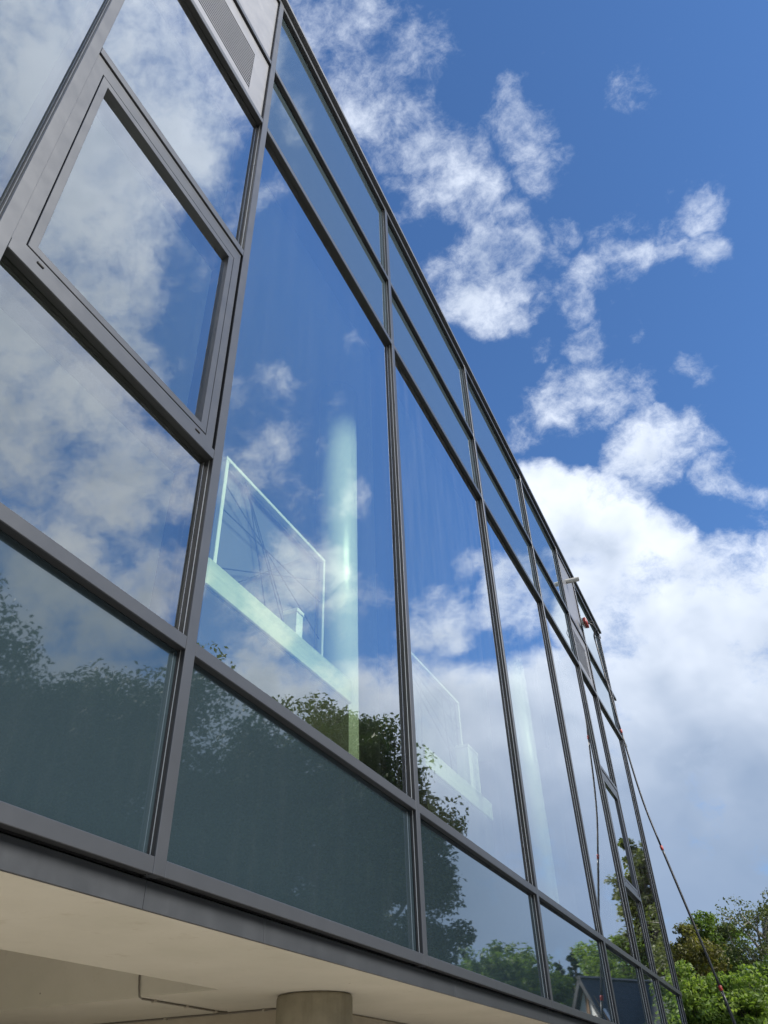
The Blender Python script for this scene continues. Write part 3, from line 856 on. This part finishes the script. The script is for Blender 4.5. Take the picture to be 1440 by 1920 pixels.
def leaf_cloud(name, centres, radii, n_leaf, size, mat, rr, parent, flat=.7, droop=0.0):
    """n_leaf small folded leaves strewn through the given twig clumps"""
    C_ = np.asarray(centres); Rr_ = np.asarray(radii)
    idx = rr.integers(0, len(C_), n_leaf)
    u = rr.normal(size=(n_leaf, 3)); u /= np.linalg.norm(u, axis=1)[:, None]
    rad = rr.random(n_leaf) ** .45
    pos = C_[idx] + u * (rad * Rr_[idx])[:, None] * np.array([1, 1, flat])
    pos[:, 2] -= droop * rad * Rr_[idx]
    # leaves lie roughly along the shell of their clump, tilted at random
    nrm = u * .6 + rr.normal(size=(n_leaf, 3)) * .7 + np.array([0, 0, .5])
    nrm /= np.linalg.norm(nrm, axis=1)[:, None]
    t1 = np.cross(nrm, rr.normal(size=(n_leaf, 3))); t1 /= np.linalg.norm(t1, axis=1)[:, None]
    t2 = np.cross(nrm, t1)
    s = size * (.6 + .8 * rr.random(n_leaf))[:, None]
    bend = nrm * s * .22
    v0 = pos - t1 * s; v1 = pos + t2 * s * .52 + bend; v2 = pos + t1 * s; v3 = pos - t2 * s * .52 + bend
    V = np.stack([v0, v1, v2, v3], 1).reshape(-1, 3).astype(np.float32)
    me = bpy.data.meshes.new(name)
    me.vertices.add(len(V)); me.vertices.foreach_set('co', V.ravel())
    nl = n_leaf * 6
    me.loops.add(nl); me.polygons.add(n_leaf * 2)
    b4 = np.arange(n_leaf, dtype=np.int32)[:, None] * 4
    li = (b4 + np.array([[0, 1, 2, 0, 2, 3]], dtype=np.int32)).ravel()
    me.loops.foreach_set('vertex_index', li)
    me.polygons.foreach_set('loop_start', np.arange(0, nl, 3, dtype=np.int32))
    me.update(calc_edges=True)
    hue = np.clip(rr.normal(.5, .16, len(C_))[idx] + rr.normal(0, .14, n_leaf), 0, 1)
    at = me.attributes.new('hue', 'FLOAT', 'FACE')
    at.data.foreach_set('value', np.repeat(hue, 2).astype(np.float32))
    me.materials.append(MATS[mat])
    return link(name, me, parent)

def tree(name, label, x, y, height, crown_r, seed, mat, leaves, size, cat='tree', group=None, crown_base=.3, lobes=26, clump=.95, per=9, bark='bark', shape='round', flat=.75, trunk_r=None):
    rr = np.random.default_rng(seed)
    e = empty(name, (x, y, 0)); tag(e, label, cat, group)
    zb = height * crown_base
    tr = trunk_r or height * .022
    top = height * (.82 if shape != 'cone' else .99)
    bm = bmesh.new()
    sway = rr.normal(0, .02 * height, 2)
    tp = [(sway[0] * math.sin(t * 2), sway[1] * math.sin(t * 2.4), t * top) for t in np.linspace(0, 1, 9)]
    tube_mesh(bm, tp, [tr * (1.25 - t * 1.1) if i else tr * 1.6 for i, t in enumerate(np.linspace(0, 1, 9))], 12)
    centres, radii = [], []
    for k in range(lobes):
        t = (k + .5) / lobes
        z = zb + (height - zb) * (t ** .85) * .96
        f = (z - zb) / (height - zb)
        if shape == 'round': prof = math.sqrt(max(.03, 1 - (2 * f - .82) ** 2 / 1.45))
        elif shape == 'column': prof = .95 * math.sqrt(max(.02, 1 - (1.7 * f - .75) ** 2))
        elif shape == 'cone': prof = (1 - f) ** .85 + .04
        else: prof = .55 + .45 * f if f < .8 else 1.0 * (1 - (f - .8) * 2.5)
        ang_ = k * 2.39996 + rr.normal(0, .3)
        rad = crown_r * prof * (.62 + .34 * rr.random())
        c = np.array([math.cos(ang_) * rad, math.sin(ang_) * rad, z + rr.normal(0, (.008 if shape == 'cone' else .04) * height)])
        lr = crown_r * clump * (.24 + .20 * rr.random()) * (1.0 if shape != 'cone' else max(.10, 1.15 * (1 - f)))
        # limb out to this lobe
        zs = max(zb * .75, c[2] - rad * .9)
        i0 = min(8, max(1, int(zs / top * 8)))
        base = tp[i0]
        path = limb_path(base, c, rr)
        tube_mesh(bm, path, [tr * .42 * (1 - .8 * q) for q in np.linspace(0, 1, len(path))], 6, cap=False)
        for j in range(per):
            u = rr.normal(size=3); u /= np.linalg.norm(u)
            cc = c + u * lr * np.array([1.1, 1.1, .85]) * (.30 + .68 * rr.random())
            centres.append(cc); radii.append(lr * (.33 + .27 * rr.random()))
            if j % 3 == 0:
                tube_mesh(bm, [tuple(c), tuple((c + cc) / 2 + rr.normal(0, .05, 3)), tuple(cc)], [tr * .09, tr * .06, tr * .03], 4, cap=False)
    trunk = bm_obj('trunk', bm, bark, e)
    leaf_cloud('crown', centres, radii, leaves, size, mat, rr, e, flat)
    return e

def at_mirror(az, dist):   # a place seen in the glass at this bearing
    a = R(az); return (math.cos(a) * dist, 1.8 + math.sin(a) * dist)
def at_direct(az, dist):
    a = R(az); return (math.cos(a) * dist, -1.8 + math.sin(a) * dist)

# two big chestnuts opposite the facade
x, y = at_mirror(-29.2, 21.0); tree('chestnut_tree', 'dark chestnut tree mirrored at the foot of the nearer green column', x, y, 10.0, 3.1, 21, 'leaf_chestnut', 220000, .068, 'tree', 'chestnut trees opposite the facade', .10, 64, 1.15, 12)
x, y = at_mirror(-46.0, 20.0); tree('chestnut_tree', 'large dark chestnut tree mirrored in the lower corner spandrels', x, y, 10.5, 3.8, 22, 'leaf_chestnut', 170000, .072, 'tree', 'chestnut trees opposite the facade', .10, 64, 1.15, 12)
x, y = at_mirror(-63.0, 19.0); tree('chestnut_tree', 'broad dark chestnut tree mirrored at the left end of the spandrels', x, y, 11.8, 4.4, 23, 'leaf_chestnut', 110000, .07, 'tree', 'chestnut trees opposite the facade', .10, 60, 1.15, 12)
# lower hedge-like trees and conifers behind the house
low = [(-18.2, 44, 7.6, 2.2, 'leaf_mid', 'round', 'low bushy tree mirrored beside the big chestnut'),
       (-16.6, 48, 8.4, 2.3, 'leaf_mid', 'round', 'rounded green tree mirrored in the spandrel pane just past the chestnut'),
       (-15.0, 60, 9.3, 2.4, 'leaf_mid', 'round', 'mid green tree mirrored across the mullion before the conifers'),
       (-13.7, 62, 10.0, 2.0, 'needle', 'cone', 'pointed conifer mirrored above the timbered gable'),
       (-12.8, 64, 11.0, 1.9, 'needle', 'cone', 'tallest pointed conifer mirrored above the timbered house'),
       (-11.9, 63, 10.2, 2.1, 'needle', 'cone', 'slim conifer mirrored beside the tallest conifer'),
       (-10.9, 64, 10.8, 2.6, 'leaf_bright', 'round', 'light green tree mirrored over the slate roof'),
       (-9.6, 62, 10.6, 2.7, 'leaf_mid', 'round', 'green tree mirrored over the far end of the slate roof')]
for k, (az, ds, h, cr, m, shp, lab) in enumerate(low):
    x, y = at_mirror(az, ds)
    tree('conifer_tree' if shp == 'cone' else 'broadleaf_tree', lab, x, y, h, cr, 40 + k, m, 16000, .14 if shp != 'cone' else .12, 'tree', 'trees behind the timbered house', .04, 40 if shp != 'cone' else 70, 1.45, 8, shape=shp)
x, y = at_mirror(-7.3, 62.0); tree('poplar_tree', 'tall slim poplar mirrored in the last panes of the facade', x, y, 16.6, 1.9, 61, 'leaf_birch', 34000, .15, 'tree', None, .08, 80, 1.5, 9, shape='column')

# trees seen past the far end
near = [('broadleaf_tree', 5.7, 36, 6.9, 1.25, 'leaf_olive', 24000, .085, 'round', 'olive brown tree standing right behind the far corner of the building', .08, 1.15),
        ('broadleaf_tree', 3.9, 40, 7.85, 1.35, 'leaf_mid', 26000, .090, 'round', 'rounded mid green tree behind the cleaning pole', .08, 1.1),
        ('birch_tree', .9, 34, 7.8, 1.5, 'leaf_birch', 9000, .070, 'vase', 'tall airy birch with thin upright branches at the picture edge', .2, 1.0),
        ('broadleaf_tree', 5.6, 27, 4.45, 1.1, 'leaf_bright', 24000, .075, 'round', 'bright green bushy tree low beside the building corner', .04, 1.2),
        ('broadleaf_tree', 3.4, 26, 4.2, 1.05, 'leaf_bright', 22000, .075, 'round', 'bright green bushy tree behind the lowest red clamp', .04, 1.15),
        ('broadleaf_tree', 1.4, 29, 4.9, 1.15, 'leaf_mid', 20000, .080, 'round', 'dark green bushy tree low in the picture corner below the birch', .04, 1.1)]
for k, (nm, az, ds, h, cr, m, nl, sz, shp, lab, cb, cl_) in enumerate(near):
    x, y = at_direct(az, ds)
    tree(nm, lab, x, y, h, cr, 80 + k, m, int(nl * 1.5), sz * .82, 'tree', 'trees past the far end of the building', cb, 56, cl_ * 1.3, 10, bark='birch_bark' if nm == 'birch_tree' else 'bark', shape=shp)
